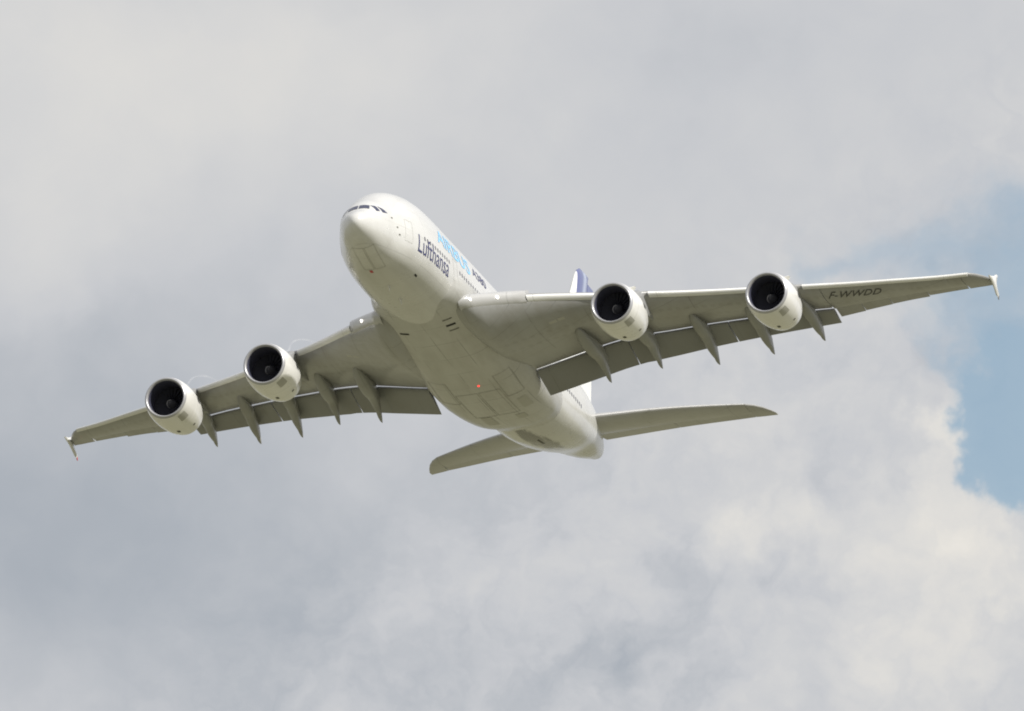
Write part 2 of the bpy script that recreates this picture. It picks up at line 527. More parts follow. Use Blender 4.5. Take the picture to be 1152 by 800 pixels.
te_s = lambda y: float(np.interp(y, [4, 13.5, 38.6], [38.7, 41.4, 51.2]))
te_z = hermite([27, 30, 33, 36, 38.4], [1.35, 2.0, 2.6, 3.05, 3.38])
fl_z = hermite([4.4, 5, 7, 9, 11, 13, 15, 18, 21, 24, 27.6], [-4.1, -3.94, -3.35, -2.76, -2.16, -1.7, -1.29, -0.65, -0.11, 0.38, 0.9])
dl_y = hermite([1.2, 2.8, 4.2, 7, 10, 13.5, 20, 27, 33, 38.4], [0.2, 0.75, 1.42, 1.18, 0.93, 0.72, 0.52, 0.40, 0.33, 0.26])   # depth of the lower surface
du_y = hermite([2.8, 4.2, 7, 10, 13.5, 20, 27, 33, 38.4], [1.2, 1.15, 0.95, 0.75, 0.6, 0.45, 0.36, 0.3, 0.22])


def prof(x, e):
    xm = 0.5 / (0.5 + e)
    return (x**0.5 * (1 - x)**e) / (xm**0.5 * (1 - xm)**e)


XC = [0.5 * (1 - math.cos(math.pi * t)) for t in np.linspace(0, 1, 19)]


def section(s0, z0, s1, z1, dl, du, y, te=0.05, el=1.25):
    """closed ring: upper surface nose to tail, then lower surface tail to nose"""
    up, lo = [], []
    for x in XC:
        s_, zc = s0 + (s1 - s0) * x, z0 + (z1 - z0) * x
        up.append(P(s_, y, zc + du * prof(x, 0.85) + te * x))
        lo.append(P(s_, y, zc - dl * prof(x, el) - te * x))
    return up + lo[::-1][:-1]


def lower(y, s):
    """height of the wing's lower skin (port, y > 0)"""
    if y < 27.55:
        s1, z1 = sl_s(y), float(sl_z(y))
    else:
        s1, z1 = te_s(y), float(te_z(y))
    s0, z0 = float(le_s(y)) + 0.3, float(le_z(y)) + 0.02
    x = min(max((s - s0) / (s1 - s0), 0.001), 0.999)
    return z0 + (z1 - z0) * x - float(dl_y(y)) * prof(x, 1.25) - 0.05 * x


def mir(side, pts):
    return [(p[0], p[1] * side, p[2]) for p in pts]


def rib_in(y, side):
    return mir(side, section(float(le_s(y)) + 0.3, float(le_z(y)) + 0.02, sl_s(y), float(sl_z(y)), float(dl_y(y)), float(du_y(y)), y))


def rib_out(y, side, cut=0.76):
    s0, z0 = float(le_s(y)) + 0.3, float(le_z(y)) + 0.02
    s1, z1 = te_s(y), float(te_z(y))
    return mir(side, section(s0, z0, s0 + (s1 - s0) * cut, z0 + (z1 - z0) * cut, float(dl_y(y)), float(du_y(y)), y, te=0.09, el=1.0))


def text_mesh(body, shear=0.0, bold=0.0, spacing=1.0):
    cu = bpy.data.curves.new('lettering', 'FONT')
    cu.body = body
    cu.shear = shear
    cu.offset = bold
    cu.space_character = spacing
    cu.resolution_u = 4
    ob = bpy.data.objects.new('lettering', cu)
    COL.objects.link(ob)
    bpy.context.view_layer.update()
    me = bpy.data.meshes.new_from_object(ob.evaluated_get(bpy.context.evaluated_depsgraph_get()))
    bpy.data.objects.remove(ob)
    bpy.data.curves.remove(cu)
    bm = bmesh.new()
    bm.from_mesh(me)
    bpy.data.meshes.remove(me)
    xs = [v.co.x for v in bm.verts]
    ys = [v.co.y for v in bm.verts]
    for v in bm.verts:
        v.co.x = (v.co.x - min(xs)) / (max(xs) - min(xs))
        v.co.y = (v.co.y - min(ys)) / (max(ys) - min(ys))
        v.co.z = 0
    for k in range(1, 16):
        for co, no in (((k / 16, 0, 0), (1, 0, 0)), ((0, k / 16, 0), (0, 1, 0))):
            bmesh.ops.bisect_plane(bm, geom=bm.verts[:] + bm.edges[:] + bm.faces[:], plane_co=co, plane_no=no)
    return bm


def lettering(name, bm, fn, mat, parent):
    for v in bm.verts:
        v.co = Vector(fn(v.co.x, v.co.y))
    me = bpy.data.meshes.new(name)
    bm.to_mesh(me)
    bm.free()
    me.materials.append(mat)
    ob = bpy.data.objects.new(name, me)
    COL.objects.link(ob)
    ob.parent = parent
    return ob


# ------------------------------------------------------------------ wings
def wing(side):
    mb = MB()
    ys = [2.8, 3.5, 4.2, 5, 6, 7, 7.45]
    mb.loft([rib_in(y, side) for y in [1.2, 2.0, 2.8, 3.2, 3.6, 4.2, 4.6, 5, 6, 7, 8, 9, 10, 11, 12, 13, 14, 15, 16.5, 18, 19.5, 21, 22.5, 24, 25.5, 27.0, 27.5]], cap0=True)
    out = [rib_out(y, side) for y in [27.52, 29, 30.5, 32, 33.5, 35, 36.5, 37.7]]
    mb.loft(out)
    # rounded tip
    tip = []
    for y, s0, s1, k in ((37.72, None, None, 1), (38.4, 47.9, None, 1), (38.8, 48.35, 51.25, 0.85), (39.2, 49.1, 51.35, 0.62), (39.5, 49.8, 51.42, 0.42), (39.7, 50.4, 51.5, 0.25)):
        a, zz = (float(le_s(y)) + 0.3 if s0 is None else s0), float(le_z(min(y, 38.4))) + 0.02 + max(0, y - 38.4) * 0.1
        bq = te_s(min(y, 38.4)) if s1 is None else s1
        tip.append(mir(side, section(a, zz, bq, float(te_z(min(y, 38.4))) + max(0, y - 38.4) * 0.08, 0.26 * k, 0.22 * k, y, te=0.03)))
    mb.loft(tip)
    w = mb.build('wing', M_WING, AIR, sharp=50)

    # slats along the leading edge, run out and down
    for ya, yb in ((7.5, 14.0), (15.5, 25.0), (26.4, 38.3)):
        rings = []
        for y in np.linspace(ya, yb, 12):
            s0, z0 = float(le_s(y)) - 0.02, float(le_z(y)) - 0.10
            cw = max(0.55, 1.5 - 0.022 * y)
            h = max(0.36, 0.78 - 0.0095 * y)
            r = []
            for (dx, dz) in ((0.0, 0.0), (0.03, 0.12), (0.12, 0.24), (0.3, 0.36), (0.62, 0.50), (1.0, 0.60), (1.0, 0.57), (0.62, 0.40), (0.4, 0.2), (0.33, 0.0), (0.36, -0.2), (0.45, -0.38),
                             (0.42, -0.42), (0.3, -0.37), (0.14, -0.25), (0.03, -0.11)):
                r.append((35 - (s0 + dx * cw), y * side, z0 + dz * h))
            rings.append(r)
        MB().loft(rings).build('slat', M_SLAT, w, sharp=45)
    # drooped nose inboard: a root fairing with a landing lamp
    mb = MB()
    rings = []
    for y in np.linspace(3.3, 7.42, 9):
        s0, z0 = float(le_s(y)) + 0.02, float(le_z(y))
        r = []
        for (dx, dz) in ((0.0, 0.0), (0.03, 0.2), (0.14, 0.42), (0.4, 0.68), (0.9, 0.95), (0.9, -0.75), (0.4, -0.62), (0.14, -0.42), (0.03, -0.2)):
            r.append((35 - (s0 + dx * 1.4), y * side, z0 + dz * 0.85 + 0.05))
        rings.append(r)
    mb.loft(rings).build('nose_flap', M_NOSE, w, sharp=45)
    for yy, sz in ((5.75, 0.085), (4.15, 0.07)):
        zc, sc = float(le_z(yy)) - 0.02, float(le_s(yy)) - 0.03
        rings = [[P(sc + q, side * (yy + r * math.cos(a)), zc + r * 1.5 * math.sin(a)) for a in np.linspace(0, 2 * math.pi, 13)[:-1]] for q, r in ((0.3, sz), (0.0, sz), (-0.1, sz * 0.75), (-0.14, sz * 0.2))]
        if yy > 5 or side > 0:
            MB().loft(rings).build('landing_light', M_LAMP, w)

    # flaps, three on each wing
    for ya, yb in ((4.66, 11.83), (11.9, 19.52), (19.6, 27.55)):
        rings = []
        for y in np.linspace(ya, yb, 14):
            s0, z0 = sl_s(y) + 0.02, float(sl_z(y)) - 0.22
            s1, z1 = te_s(y) + (0.13 if y < 13 else 0.3 * 1), float(fl_z(y))
            ch = s1 - s0
            r = []
            for x, t in ((0, 0.0), (0.015, 0.35), (0.06, 0.68), (0.16, 0.95), (0.3, 1.0), (0.55, 0.72), (0.8, 0.34), (1.0, 0.05),
                         (1.0, -0.05), (0.8, -0.18), (0.55, -0.32), (0.3, -0.45), (0.14, -0.5), (0.05, -0.4), (0.012, -0.22)):
                r.append((35 - (s0 + ch * x), y * side, z0 + (z1 - z0) * x + t * (0.115 if t > 0 else 0.085) * ch))
            rings.append(r)
        MB().loft(rings).build('flap', M_FLAP, w, sharp=50)
    # ailerons, drooped a little
    for ya, yb, dz in ((27.62, 29.53, -0.12), (29.56, 31.63, -0.08), (31.66, 34.53, -0.06), (34.56, 37.6, 0.0)):
        rings = []
        for y in np.linspace(ya, yb, 6):
            s0, z0 = float(le_s(y)) + 0.3, float(le_z(y)) + 0.02
            s1, z1 = te_s(y) + (0.12 if dz < -0.05 else 0), float(te_z(y)) + dz
            a = s0 + (te_s(y) - s0) * 0.765
            za = z0 + (float(te_z(y)) - z0) * 0.765
            rings.append([(35 - a, y * side, za + 0.085), (35 - s1, y * side, z1 + 0.015), (35 - s1, y * side, z1 - 0.015), (35 - a, y * side, za - 0.085)])
        MB().loft(rings).build('aileron', M_WING, w, sharp=30)

    # wingtip fence
    out = [(48.9, 3.46), (49.8, 3.65), (50.6, 3.9), (51.3, 4.28), (51.55, 4.3), (51.32, 3.9), (51.1, 3.45), (51.3, 3.05), (51.98, 2.47), (51.7, 2.40), (51.0, 2.8), (50.2, 3.15), (49.4, 3.33)]
    cs, cz = 50.7, 3.42
    ring = lambda k, yy: [P(cs + (s - cs) * k, side * (yy + 0.06 * (z - 3.45)), cz + (z - cz) * k) for s, z in out]
    fence = MB().loft([ring(0.82, 39.68), ring(1.0, 39.78), ring(0.82, 39.88)]).build('wingtip_fence', M_SLAT, w, sharp=60)
    rr = [[P(s_, side * (39.68 + 0.06 * (z - 3.45) + dy), z) for s_, z, dy in ((51.72, 2.62, 0.05), (52.0, 2.62, 0.05), (52.0, 2.62, 0.15), (51.72, 2.62, 0.15))],
          [P(s_, side * (39.68 + 0.06 * (z - 3.45) + dy), z) for s_, z, dy in ((51.82, 2.28, 0.08), (52.0, 2.28, 0.08), (52.0, 2.28, 0.12), (51.82, 2.28, 0.12))]]
    MB().loft(rr).build('fence_tip', M_RED if side < 0 else M_STEEL, fence)

    # flap track fairings: boat shapes hung under the wing, drooping with the flaps
    for ye, se, ze, ln, fat in ((9.8, 39.25, -3.78, 8.4, 0.80), (13.8, 40.75, -2.78, 7.4, 0.74), (17.88, 43.71, -2.21, 7.0, 0.70), (22.04, 45.71, -1.39, 6.8, 0.68), (26.1, 46.87, -0.56, 6.2, 0.64)):
        ss = se - ln
        ys_ = ye - 0.35
        zs = lower(ys_, ss) + 0.1
        rings = []
        for t in np.linspace(0, 1, 22):
            s_ = ss + ln * t
            yy = ys_ + (ye - ys_) * t
            # deck follows the wing then the flap; keel bows below it
            deck_w = lower(yy, min(s_, sl_s(yy))) + 0.12
            if s_ > sl_s(yy):
                f = min((s_ - sl_s(yy)) / (te_s(yy) - sl_s(yy)), 1.25)
                deck_w = float(sl_z(yy)) + (float(fl_z(yy)) - float(sl_z(yy))) * f + 0.05
            blend = max(0.0, (t - 0.86) / 0.14)
            top = deck_w * (1 - blend) + (ze + 0.06) * blend
            body = math.sin(math.pi * min(t / 0.62, 1) / 2)**0.8 if t < 0.62 else max(0.0, 1 - ((t - 0.62) / 0.38)**1.7)
            depth = 0.05 + (2.0 * fat) * body
            keel_end = ze
            bot = top - depth
            if t > 0.62:
                k = (t - 0.62) / 0.38
                bot = bot * (1 - k) + keel_end * k - 0.18 * math.sin(math.pi * k) * fat
            hw = 0.03 + fat * 0.66 * (math.sin(math.pi * min(t, 0.999)**0.75)**0.75)
            zc, h = (top + bot) / 2, max((top - bot) / 2, 0.03)
            rings.append([P(s_, side * (yy + hw * math.copysign(abs(math.cos(a))**0.8, math.cos(a))), zc + h * math.sin(a)) for a in np.linspace(0, 2 * math.pi, 17)[:-1]])
        MB().loft(rings).build('flap_track_fairing', M_FAIR, w, sharp=60)

    # worn access panels near the root
    for y0, s0, dy, ds in ((8.1, 27.3, 0.55, 0.45), (8.75, 27.6, 0.5, 0.45)):
        c8 = []
        for dz in (-0.012, 0.02):
            for a, q in ((0, 0), (1, 0), (1, 1), (0, 1)):
                c8.append(P(s0 + ds * q + a * 0.3, side * (y0 + dy * a), lower(y0 + dy * a, s0 + ds * q + a * 0.3) + dz))
        MB().box(c8).build('access_panel', M_PLATE, w, smooth=False)
    return w


WING_P = wing(1)
WING_S = wing(-1)

# registration under the port wing
bm = text_mesh('F-WWDD', bold=0.0, spacing=1.05)


def on_wing(u, v):
    yb = 27.75 + 3.7 * u
    y = yb + 0.5 * v
    s_ = float(le_s(yb)) + 2.3 - 0.85 * v
    return P(s_, y, lower(y, s_) - 0.05)


lettering('registration_lettering', bm, on_wing, M_BLACK, WING_P)


# ------------------------------------------------------------------ engines
def ring_at(prof_pts, cy, s0, cz, n=56):
    return [[P(s0 + x, cy + r * math.cos(a), cz + r * math.sin(a)) for a in np.linspace(0, 2 * math.pi, n + 1)[:-1]] for x, r in prof_pts]


def engine(cy, s0, cz):
    side = 1 if cy > 0 else -1
    cowl = MB().loft(ring_at([(0.17, 1.775), (0.5, 1.87), (1.0, 1.95), (1.7, 2.0), (2.5, 2.0), (3.2, 1.96), (3.9, 1.88), (4.6, 1.75), (5.25, 1.58), (5.25, 1.53), (4.4, 1.6), (2.5, 1.6)], cy, s0, cz),
                     cap0=False, cap1=False).build('engine', M_COWL, AIR, sharp=50)
    MB().loft(ring_at([(0.17, 1.779), (0.07, 1.72), (0.015, 1.66), (0.0, 1.62), (0.02, 1.57), (0.08, 1.53), (0.2, 1.49)], cy, s0, cz), cap0=False, cap1=False).build('intake_lip', M_LIP, cowl)
    MB().loft(ring_at([(0.2, 1.491), (0.5, 1.455), (1.0, 1.46), (1.95, 1.5), (2.3, 1.5), (2.3, 0.2)], cy, s0, cz), cap0=False).build('intake_duct', M_DUCT, cowl, sharp=50)
    # fan with wide twisted blades
    mb = MB()
    nb = 24
    for k in range(nb):
        a0 = 2 * math.pi * k / nb
        rings = []
        for t in np.linspace(0, 1, 6):
            r = 0.42 + 1.06 * t
            c = 0.17 + 0.09 * t
            tw = math.radians(25 + 38 * t)
            sw = 0.10 * t * t
            pts = []
            for e, th in ((-1, 0), (0, 0.016), (1, 0), (0, -0.016)):
                dx = e * c * math.cos(tw) + sw
                dt = (e * c * math.sin(tw) + th) / r
                pts.append(P(s0 + 1.85 + dx, cy + r * math.cos(a0 + dt), cz + r * math.sin(a0 + dt)))
            rings.append(pts)
        mb.loft(rings)
    mb.build('fan', M_BLADE, cowl, sharp=30)
    spin = MB().loft(ring_at([(1.2, 0.01), (1.24, 0.08), (1.4, 0.22), (1.62, 0.36), (1.9, 0.46), (2.1, 0.46)], cy, s0, cz, 28)).build('spinner', M_SPIN, cowl)
    mb = MB()
    rings = []
    for t in np.linspace(0, 1, 26):
        a = 4.3 * t + 0.5
        r = 0.12 + 0.30 * t
        x = float(np.interp(r, [0.01, 0.08, 0.22, 0.36, 0.46], [1.2, 1.24, 1.4, 1.62, 1.9])) - 0.012
        wv = 0.05 * math.sin(math.pi * min(1, t + 0.05))
        rings.append([P(s0 + x, cy + (r - wv) * math.cos(a), cz + (r - wv) * math.sin(a)), P(s0 + x + 0.03, cy + (r + wv) * math.cos(a), cz + (r + wv) * math.sin(a))])
    mb.loft(rings, False, False, closed=False).build('spiral_mark', M_SWIRL, spin)
    # core nozzle and plug
    noz = MB().loft(ring_at([(4.2, 1.2), (5.2, 1.18), (6.0, 1.02), (6.9, 0.78), (6.9, 0.74), (6.0, 0.8)], cy, s0, cz, 40), cap1=False).build('exhaust_nozzle', M_CORE, cowl)
    MB().loft(ring_at([(5.9, 0.5), (6.6, 0.45), (7.2, 0.25), (7.6, 0.03)], cy, s0, cz, 28)).build('exhaust_plug', M_CORE, noz)
    # pylon
    ay = abs(cy)
    sw, zw = float(le_s(ay)), float(le_z(ay))
    rings = []
    for s_, top, bot, hw in ((s0 + 1.9, cz + 2.0, cz + 1.7, 0.05), (s0 + 2.6, cz + 2.25, cz + 1.7, 0.22), (s0 + 4.0, cz + 2.3, cz + 1.6, 0.34), (s0 + 5.2, cz + 2.5, cz + 1.2, 0.4),
                              (sw - 1.2, zw - 0.42, cz + 1.0, 0.42), (sw - 0.1, zw + 0.08, cz + 0.95, 0.42), (sw + 0.9, zw + 0.15, cz + 1.2, 0.42),
                              (sw + 1.8, zw, lower(ay, sw + 1.8) - 0.75, 0.4), (sw + 3.2, zw - 0.15, lower(ay, sw + 3.2) - 0.45, 0.3), (sw + 4.6, zw - 0.3, lower(ay, sw + 4.6) - 0.05, 0.08)):
        rings.append([P(s_, cy + hw * c, (top + bot) / 2 + (top - bot) / 2 * q) for c, q in ((-1, -0.8), (-1, 0), (-1, 0.8), (-0.6, 1), (0.6, 1), (1, 0.8), (1, 0), (1, -0.8), (0.6, -1), (-0.6, -1))])
    MB().loft(rings).build('pylon', M_PYLON, cowl, sharp=50)
    # strake on each inboard shoulder
    for sg in ((-1,) if cy > 0 else (1,)):
        a = math.radians(90 - 38 * -sg)
        mb = MB()
        ca, sa = math.cos(a) , math.sin(a)
        pr = lambda x, r, w: P(s0 + x, cy + r * ca - w * sa, cz + r * sa + w * ca)
        mb.box([pr(1.3, 1.9, 0.02), pr(2.6, 1.95, 0.02), pr(2.6, 2.4, 0.01), pr(2.2, 2.4, 0.01), pr(1.3, 1.9, -0.02), pr(2.6, 1.95, -0.02), pr(2.6, 2.4, -0.01), pr(2.2, 2.4, -0.01)])
        mb.build('strake', M_COWL, cowl, smooth=False)

    # access plates and vents on the cowling: x0, x1, angle0, angle1 (degrees, 0 = port side, 90 = top)
    def plate(x0, x1, a0, a1, mat, name):
        rp = hermite([0.17, 0.5, 1.0, 1.7, 2.5, 3.2, 3.9, 4.6, 5.25], [1.775, 1.87, 1.95, 2.0, 2.0, 1.96, 1.88, 1.75, 1.58])
        rings = []
        for a in np.linspace(a0, a1, 7):
            t = math.radians(a)
            rings.append([P(s0 + x, cy + (float(rp(x)) + 0.012) * math.cos(t), cz + (float(rp(x)) + 0.012) * math.sin(t)) for x in np.linspace(x0, x1, 6)])
        MB().loft(rings, False, False, closed=False).build(name, mat, cowl)
    plate(0.42, 1.4, -64, -42, M_PLATE, 'access_panel')
    plate(2.9, 3.4, -92, -85, M_SOOT, 'vent')
    plate(3.35, 3.6, -51, -44, M_SEAL, 'vent')
    plate(2.75, 3.4, 5, 17, M_DARK, 'vent')
    return cowl


for cy, s0, cz in ((14.72, 22.53, -3.19), (-14.72, 22.53, -3.19), (25.57, 30.59, -1.57), (-25.57, 30.59, -1.57)):
    engine(cy, s0, cz)

# ------------------------------------------------------------------ tailplane and fin
tl_s = lambda y: 68.32 - (13.43 - y) * 0.78
tl_z = hermite([0, 3, 8, 13.4, 15.2], [0.75, 1.4, 2.42, 3.14, 3.3])
tt_s = lambda y: 72.3 - (14.5 - y) * 0.28
tt_z = hermite([0, 3, 8, 13.4, 15.2], [2.1, 2.4, 2.86, 3.2, 3.35])
for side in (1, -1):
    rings = []
    for y in list(np.linspace(0.9, 13.4, 12)):
        ch = tt_s(y) - tl_s(y)
        rings.append(mir(side, section(tl_s(y), float(tl_z(y)), tl_s(y) + ch * 0.70, float(tl_z(y)) + (float(tt_z(y)) - float(tl_z(y))) * 0.70, 0.048 * ch, 0.048 * ch, y, te=0.02 * ch, el=1.0)))
    mb = MB().loft(rings)
    rings = []
    for y, a, b_, k in ((13.42, tl_s(13.42), tt_s(13.4), 1), (14.0, 69.05, 72.25, 0.9), (14.5, 70.0, 72.45, 0.7), (14.85, 71.0, 72.6, 0.45), (15.1, 71.9, 72.72, 0.2)):
        rings.append(mir(side, section(a, float(tl_z(y)), b_, float(tt_z(y)), 0.19 * k, 0.19 * k, y, te=0.02)))
    tp = mb.loft(rings).build('tailplane', M_TAIL, AIR, sharp=50)
    for ya, yb in ((1.3, 7.24), (7.28, 13.38)):
        rings = []
        for y in np.linspace(ya, yb, 6):
            ch = tt_s(y) - tl_s(y)
            a, za = tl_s(y) + ch * 0.7015, float(tl_z(y)) + (float(tt_z(y)) - float(tl_z(y))) * 0.7015
            rings.append(mir(side, [P(a, y, za + 0.02 * ch), P(tt_s(y), y, float(tt_z(y)) + 0.015), P(tt_s(y), y, float(tt_z(y)) - 0.015), P(a, y, za - 0.02 * ch)]))
        MB().loft(rings).build('elevator', M_TAIL, tp, sharp=30)


def fin_sec(s0, s1, z, hw, te=0.02):
    a = [P(s0 + (s1 - s0) * x, hw * prof(x, 0.9) + te * x, z) for x in XC]
    b_ = [P(s0 + (s1 - s0) * x, -hw * prof(x, 0.9) - te * x, z) for x in XC]
    return a + b_[::-1][:-1]


fin_le = hermite([3.4, 4.6, 6.0, 14.4, 16.0, 17.0, 17.5, 17.8], [51.5, 54.3, 57.2, 65.4, 66.8, 67.7, 68.3, 69.0])
fin_te = lambda z: 68.6 + (z - 4.0) * 0.335
rings, rud = [], []
for z in [3.4, 4.2, 5, 6, 8, 10, 12, 14, 15.5, 16.5, 17.1, 17.5, 17.75, 17.85]:
    a, b_ = float(fin_le(z)), fin_te(z)
    c = a + (b_ - a) * 0.66
    hw = 0.055 * (b_ - max(a, 56.0)) * (1.0 if z < 17 else max(0.1, (17.9 - z) / 0.9)**0.5)
    rings.append(fin_sec(a, c, z, hw, te=0.24 * hw))
    if 4.9 < z < 17.2:
        rud.append([P(c + 0.03, 0.30 * hw, z), P(b_, 0.015, z), P(b_, -0.015, z), P(c + 0.03, -0.30 * hw, z)])
FIN = MB().loft(rings).build('tail_fin', M_FIN, AIR, sharp=50)
MB().loft(rud).build('rudder', M_FIN, FIN, sharp=40)


# ------------------------------------------------------------------ things on the skin of the fuselage
def skin_quad(pts, off=0.015, n=5):
    """a bent patch on the fuselage from four corners (station, height), side = sign of the last value"""
    (sa, za), (sb, zb), (sc, zc), (sd, zd), side = pts
    rings = []
    for i in np.linspace(0, 1, n):
        row = []
        for j in np.linspace(0, 1, n):
            s_ = (sa * (1 - j) + sb * j) * (1 - i) + (sd * (1 - j) + sc * j) * i
            z_ = (za * (1 - j) + zb * j) * (1 - i) + (zd * (1 - j) + zc * j) * i
            row.append(P(s_, side * (fus_y(s_, z_) + off), z_ + (off * 0.6 if z_ > 1 else 0)))
        rings.append(row)
    return rings


def top_point(s, y, off=0.02):
    """point on the upper skin at a station and side distance"""
    zt, zb, w, zm = fus_dim(s)
    t = min(abs(y) / w, 0.9999)
    return P(s - off * 0.7, y * (1 + off * 0.3), zm + (zt - zm) * (1 - t**PU)**(1 / PU) + off)


def patch_top(c4, n=6):
    rings = []
    for i in np.linspace(0, 1, n):
        row = []
        for j in np.linspace(0, 1, n):
            a = [c4[0][k] * (1 - j) + c4[1][k] * j for k in (0, 1)]
            q = [c4[3][k] * (1 - j) + c4[2][k] * j for k in (0, 1)]
            row.append(top_point(a[0] * (1 - i) + q[0] * i, a[1] * (1 - i) + q[1] * i))
        rings.append(row)
    return rings


# six cockpit windows: corners as (station, side distance)
for side in (1, -1):
    c = [(a, q * side) for a, q in ((1.62, 0.05), (1.77, 0.90), (2.20, 0.84), (2.08, 0.05))]
    MB().loft(patch_top(c), False, False, closed=False).build('cockpit_window', M_GLASS, BODY)
    for c4 in (((2.24, 0.91), (2.50, 0.87), (2.43, 0.34), (2.07, 0.28)), ((2.62, 0.88), (2.99, 0.71), (3.31, 0.38), (2.68, 0.29))):
        MB().loft(skin_quad(c4 + (side,), 0.02), False, False, closed=False).build('cockpit_window', M_GLASS, BODY)

# cabin windows of the main deck
win_s = [8.8 + 0.6 * i for i in range(11)] + [17.8 + 0.62 * i for i in range(16)] + [45.5 + 0.62 * i for i in range(13)]
for side in (1, -1):
    for s_ in win_s:
        ring = []
        for a in np.linspace(0, 2 * math.pi, 13)[:-1]:
            ss, zz = s_ + 0.13 * math.copysign(abs(math.cos(a))**0.6, math.cos(a)), -0.24 + 0.18 * math.copysign(abs(math.sin(a))**0.6, math.sin(a))
            ring.append(P(ss, side * (fus_y(ss, zz) + 0.012), zz))
        link('cabin_window', ring, [tuple(range(12))], M_PORT, BODY, smooth=False)


# door outlines: thin raised seals
def outline(s0, s1, z0, z1, side, w=0.05, mat=M_SEAL, name='cabin_door'):
    mb = MB()
    for a, b_, c, e in ((s0, s1, z0, z0 + w), (s0, s1, z1 - w, z1), (s0, s0 + w, z0 + w, z1 - w), (s1 - w, s1, z0 + w, z1 - w)):
        mb.loft(skin_quad(((a, c), (b_, c), (b_, e), (a, e), side), 0.012), False, False, closed=False)
    return mb.build(name, mat, BODY)


M_LINE, _, _ = principled('door_line', (0.52, 0.52, 0.50), 0.5)
for side in (1, -1):
    outline(5.4, 6.5, -1.35, 0.5, side, 0.045, M_LINE)
    outline(16.0, 17.1, -1.35, 0.5, side, 0.045, M_LINE)
    outline(43.6, 44.7, -1.35, 0.5, side, 0.045, M_LINE)

for s_, z_ in ((4.2, -0.5), (4.5, -1.05), (3.6, 0.15)):
    MB().loft(skin_quad(((s_, z_), (s_ + 0.2, z_), (s_ + 0.2, z_ - 0.1), (s_, z_ - 0.1), 1), 0.03), False, False, closed=False).build('air_data_probe', M_SEAL, BODY)
# airline and maker's lettering on the port side
bm = text_mesh('Lufthansa', bold=0.0)
lettering('airline_lettering', bm, lambda u, v: P(7.5 + 7.15 * u, fus_y(7.5 + 7.15 * u, -1.64 + 1.46 * v) + 0.02, -1.64 + 1.46 * v), M_NAVY, BODY)


def high(s_, z_):
    y_ = fus_y(s_, z_)
    return P(s_, y_ + 0.02, z_ + 0.012)


bm = text_mesh('AIRBUS', shear=0.28, bold=0.006)
lettering('maker_lettering', bm, lambda u, v: high(12.3 + 9.4 * u, 0.66 + 1.5 * v), M_SKYB, BODY)
bm = text_mesh('A380', shear=0.28, bold=0.004)
lettering('type_lettering', bm, lambda u, v: high(22.3 + 4.1 * u, 1.1 + 0.95 * v), M_NAVY, BODY)


# ------------------------------------------------------------------ things on the belly
def keel_point(s, y, off=0.014, fair=True):
    zt, zb, w, zm = fus_dim(s)
    t = min(abs(y) / max(w, 0.01), 0.9999)
    z = zm - (zm - zb) * (1 - t**PL)**(1 / PL)
    if fair and 14.0 < s < 48.3:
        z = min(z, fair_bottom(s, y))
    return P(s, y, z - off)


def belly_patch(name, s0, s1, y0, y1, mat, parent, n=6, skew=0.0):
    rings = [[keel_point(s + skew * (y - y0), y) for s in np.linspace(s0, s1, n)] for y in np.linspace(y0, y1, n)]
    return MB().loft(rings, False, False, closed=False).build(name, mat, parent)


def belly_frame(name, s0, s1, y0, y1, parent, w=0.045, mat=M_SEAL):
    mb = MB()
    for a, b_, c, e in ((s0, s1, y0, y0 + w), (s0, s1, y1 - w, y1), (s0, s0 + w, y0 + w, y1 - w), (s1 - w, s1, y0 + w, y1 - w)):
        mb.loft([[keel_point(s, y) for s in np.linspace(a, b_, 5)] for y in np.linspace(c, e, 5)], False, False, closed=False)
    return mb.build(name, mat, parent)


M_DOORJ, _, _ = principled('nose_door_joint', (0.42, 0.415, 0.39), 0.6)
M_JOINT, _, _ = principled('belly_joint', (0.33, 0.325, 0.30), 0.6)
# nose gear doors
belly_frame('nose_gear_door', 2.2, 5.4, 0.03, 0.9, BODY, mat=M_DOORJ)
belly_frame('nose_gear_door', 2.2, 5.4, -0.9, -0.03, BODY, mat=M_DOORJ)
belly_patch('red_placard', 5.5, 5.95, -0.55, -0.3, M_RED, BODY)
belly_patch('drain_mast', 9.0, 9.5, 2.17, 2.31, M_DARK, BODY)
# main gear doors and vents of the fairing
for y0, y1 in ((0.05, 1.9), (-1.9, -0.05)):
    belly_frame('main_gear_door', 33.5, 39.5, y0, y1, BELLY, mat=M_JOINT, w=0.06)
for y0, y1 in ((2.0, 3.5), (-3.5, -2.0)):
    belly_frame('main_gear_door', 31.0, 35.5, y0, y1, BELLY, mat=M_JOINT, w=0.06)
for k in range(3):
    belly_patch('air_outlet', 18.85 + 1.0 * k, 19.05 + 1.0 * k + 0.12 * (k == 1), 1.5, 2.3, M_DARK if k == 1 else M_SEAL, BELLY)
belly_patch('air_inlet', 20.2, 20.5, -2.5, -1.75, M_DARK, BELLY)
belly_patch('worn_panel', 36.6, 39.0, 2.4, 3.2, M_PLATE, BELLY)
belly_patch('worn_panel', 40.2, 41.6, 1.2, 2.0, M_PLATE, BELLY)
belly_patch('worn_panel', 39.6, 42.4, -1.6, -0.7, M_PLATE, BELLY)

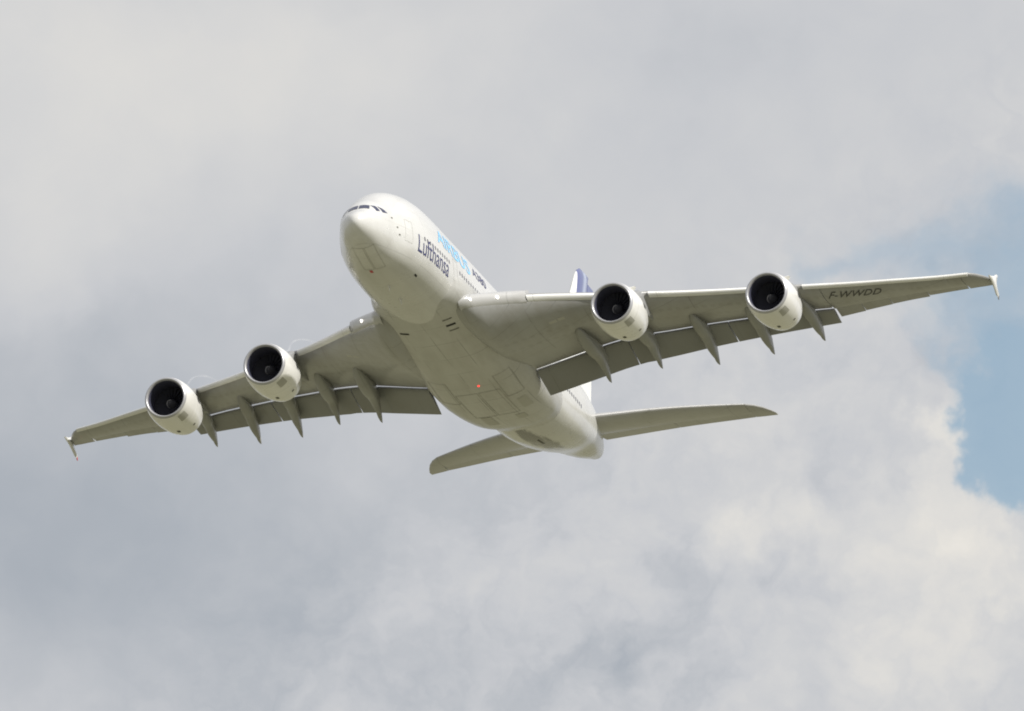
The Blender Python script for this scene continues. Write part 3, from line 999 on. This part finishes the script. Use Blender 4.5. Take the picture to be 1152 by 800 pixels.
# blade aerials under the keel
for s_, hgt in ((9.0, 0.35), (12.2, 0.42)):
    x, y, z = keel_point(s_, 0, 0)
    MB().box([(x + 0.25, 0.03, z + 0.05), (x - 0.3, 0.03, z + 0.05), (x - 0.3, 0.015, z - hgt), (x - 0.1, 0.015, z - hgt),
              (x + 0.25, -0.03, z + 0.05), (x - 0.3, -0.03, z + 0.05), (x - 0.3, -0.015, z - hgt), (x - 0.1, -0.015, z - hgt)]).build('blade_aerial', M_SLAT, BODY, smooth=False)

# red anti-collision beacon
x, y, z = keel_point(32.15, 0.5, 0)
MB().loft([[(x + r * math.cos(a), y + r * math.sin(a), z - h) for a in np.linspace(0, 2 * math.pi, 17)[:-1]] for r, h in ((0.09, -0.03), (0.085, 0.04), (0.06, 0.08), (0.02, 0.1))]).build('beacon', M_BEACON, BELLY)

# soot and outlets under the tail
belly_patch('outlet_slot', 50.6, 52.4, 0.1, 0.28, M_SOOT, BODY)

# ------------------------------------------------------------------ vortex vapour streaming off two nacelle strakes
M_VAP, N, b = principled('vapour', (0.9, 0.9, 0.9), 1.0, spec=0.0)
o = N.n.new('ShaderNodeTexCoord').outputs['Object']
N.put(b.inputs['Alpha'], N.smooth(N.noise(o, 0.9, 3, 0.6), 0.35, 0.7, 0.015, 0.09))
for pts, lab in ((((24.4, -13.3, -1.75), (25.2, -13.28, -1.41), (26.0, -13.36, -0.75), (27.2, -13.41, 0.0), (28.6, -13.34, 0.61), (30.0, -13.28, 1.07), (31.5, -13.26, 1.49), (33.5, -13.2, 1.8)),
                  'thin white vapour curl over the engine nearest the fuselage on the darker wing'),
                 (((32.6, -24.2, -0.1), (33.2, -24.2, 0.32), (34.0, -24.3, 0.83), (35.2, -24.32, 1.45), (36.6, -24.26, 2.01), (38.0, -24.13, 2.43), (39.5, -23.97, 2.71), (41.2, -23.85, 2.9)),
                  'thin white vapour curl over the outermost engine of the darker wing')):
    q = np.array(pts)
    fs, fy, fz = (hermite(np.arange(len(q)), q[:, i]) for i in range(3))
    rings = []
    for t in np.linspace(0, len(q) - 1, 40):
        k = t / (len(q) - 1)
        r = 0.075 * math.sin(math.pi * min(0.97, 0.04 + 0.96 * k))**0.5 + 0.01
        rings.append([P(float(fs(t)), float(fy(t)) + r * math.cos(a), float(fz(t)) + r * math.sin(a)) for a in np.linspace(0, 2 * math.pi, 11)[:-1]])
    v = MB().loft(rings).build('vapour_trail', M_VAP)
    v.matrix_world = mw
    v['label'] = lab
    v['category'] = 'vapour trail'
    v['group'] = 'vapour trails over the engines'

# ------------------------------------------------------------------ ground under the flight path
g = bpy.data.materials.new('airfield_grass')
g.use_nodes = True
N = Nodes(g.node_tree)
b = g.node_tree.nodes['Principled BSDF']
b.inputs['Roughness'].default_value = 0.9
b.inputs['Specular IOR Level'].default_value = 0.1
o = N.n.new('ShaderNodeTexCoord').outputs['Object']
big = N.noise(o, 0.004, 5, 0.6)
fine = N.noise(o, 0.15, 4, 0.6)
gc = N.ramp(N.m('ADD', N.m('MULTIPLY', big, 0.7), N.m('MULTIPLY', fine, 0.3)), [(0.3, (0.14, 0.145, 0.085)), (0.5, (0.208, 0.202, 0.135)), (0.7, (0.30, 0.285, 0.195))])
N.put(b.inputs['Base Color'], gc)
R_ = 30000
gr = link('ground', [(-R_, -R_, 0), (R_, -R_, 0), (R_, R_, 0), (-R_, R_, 0)], [(0, 1, 2, 3)], g, smooth=False)
gr['kind'] = 'structure'
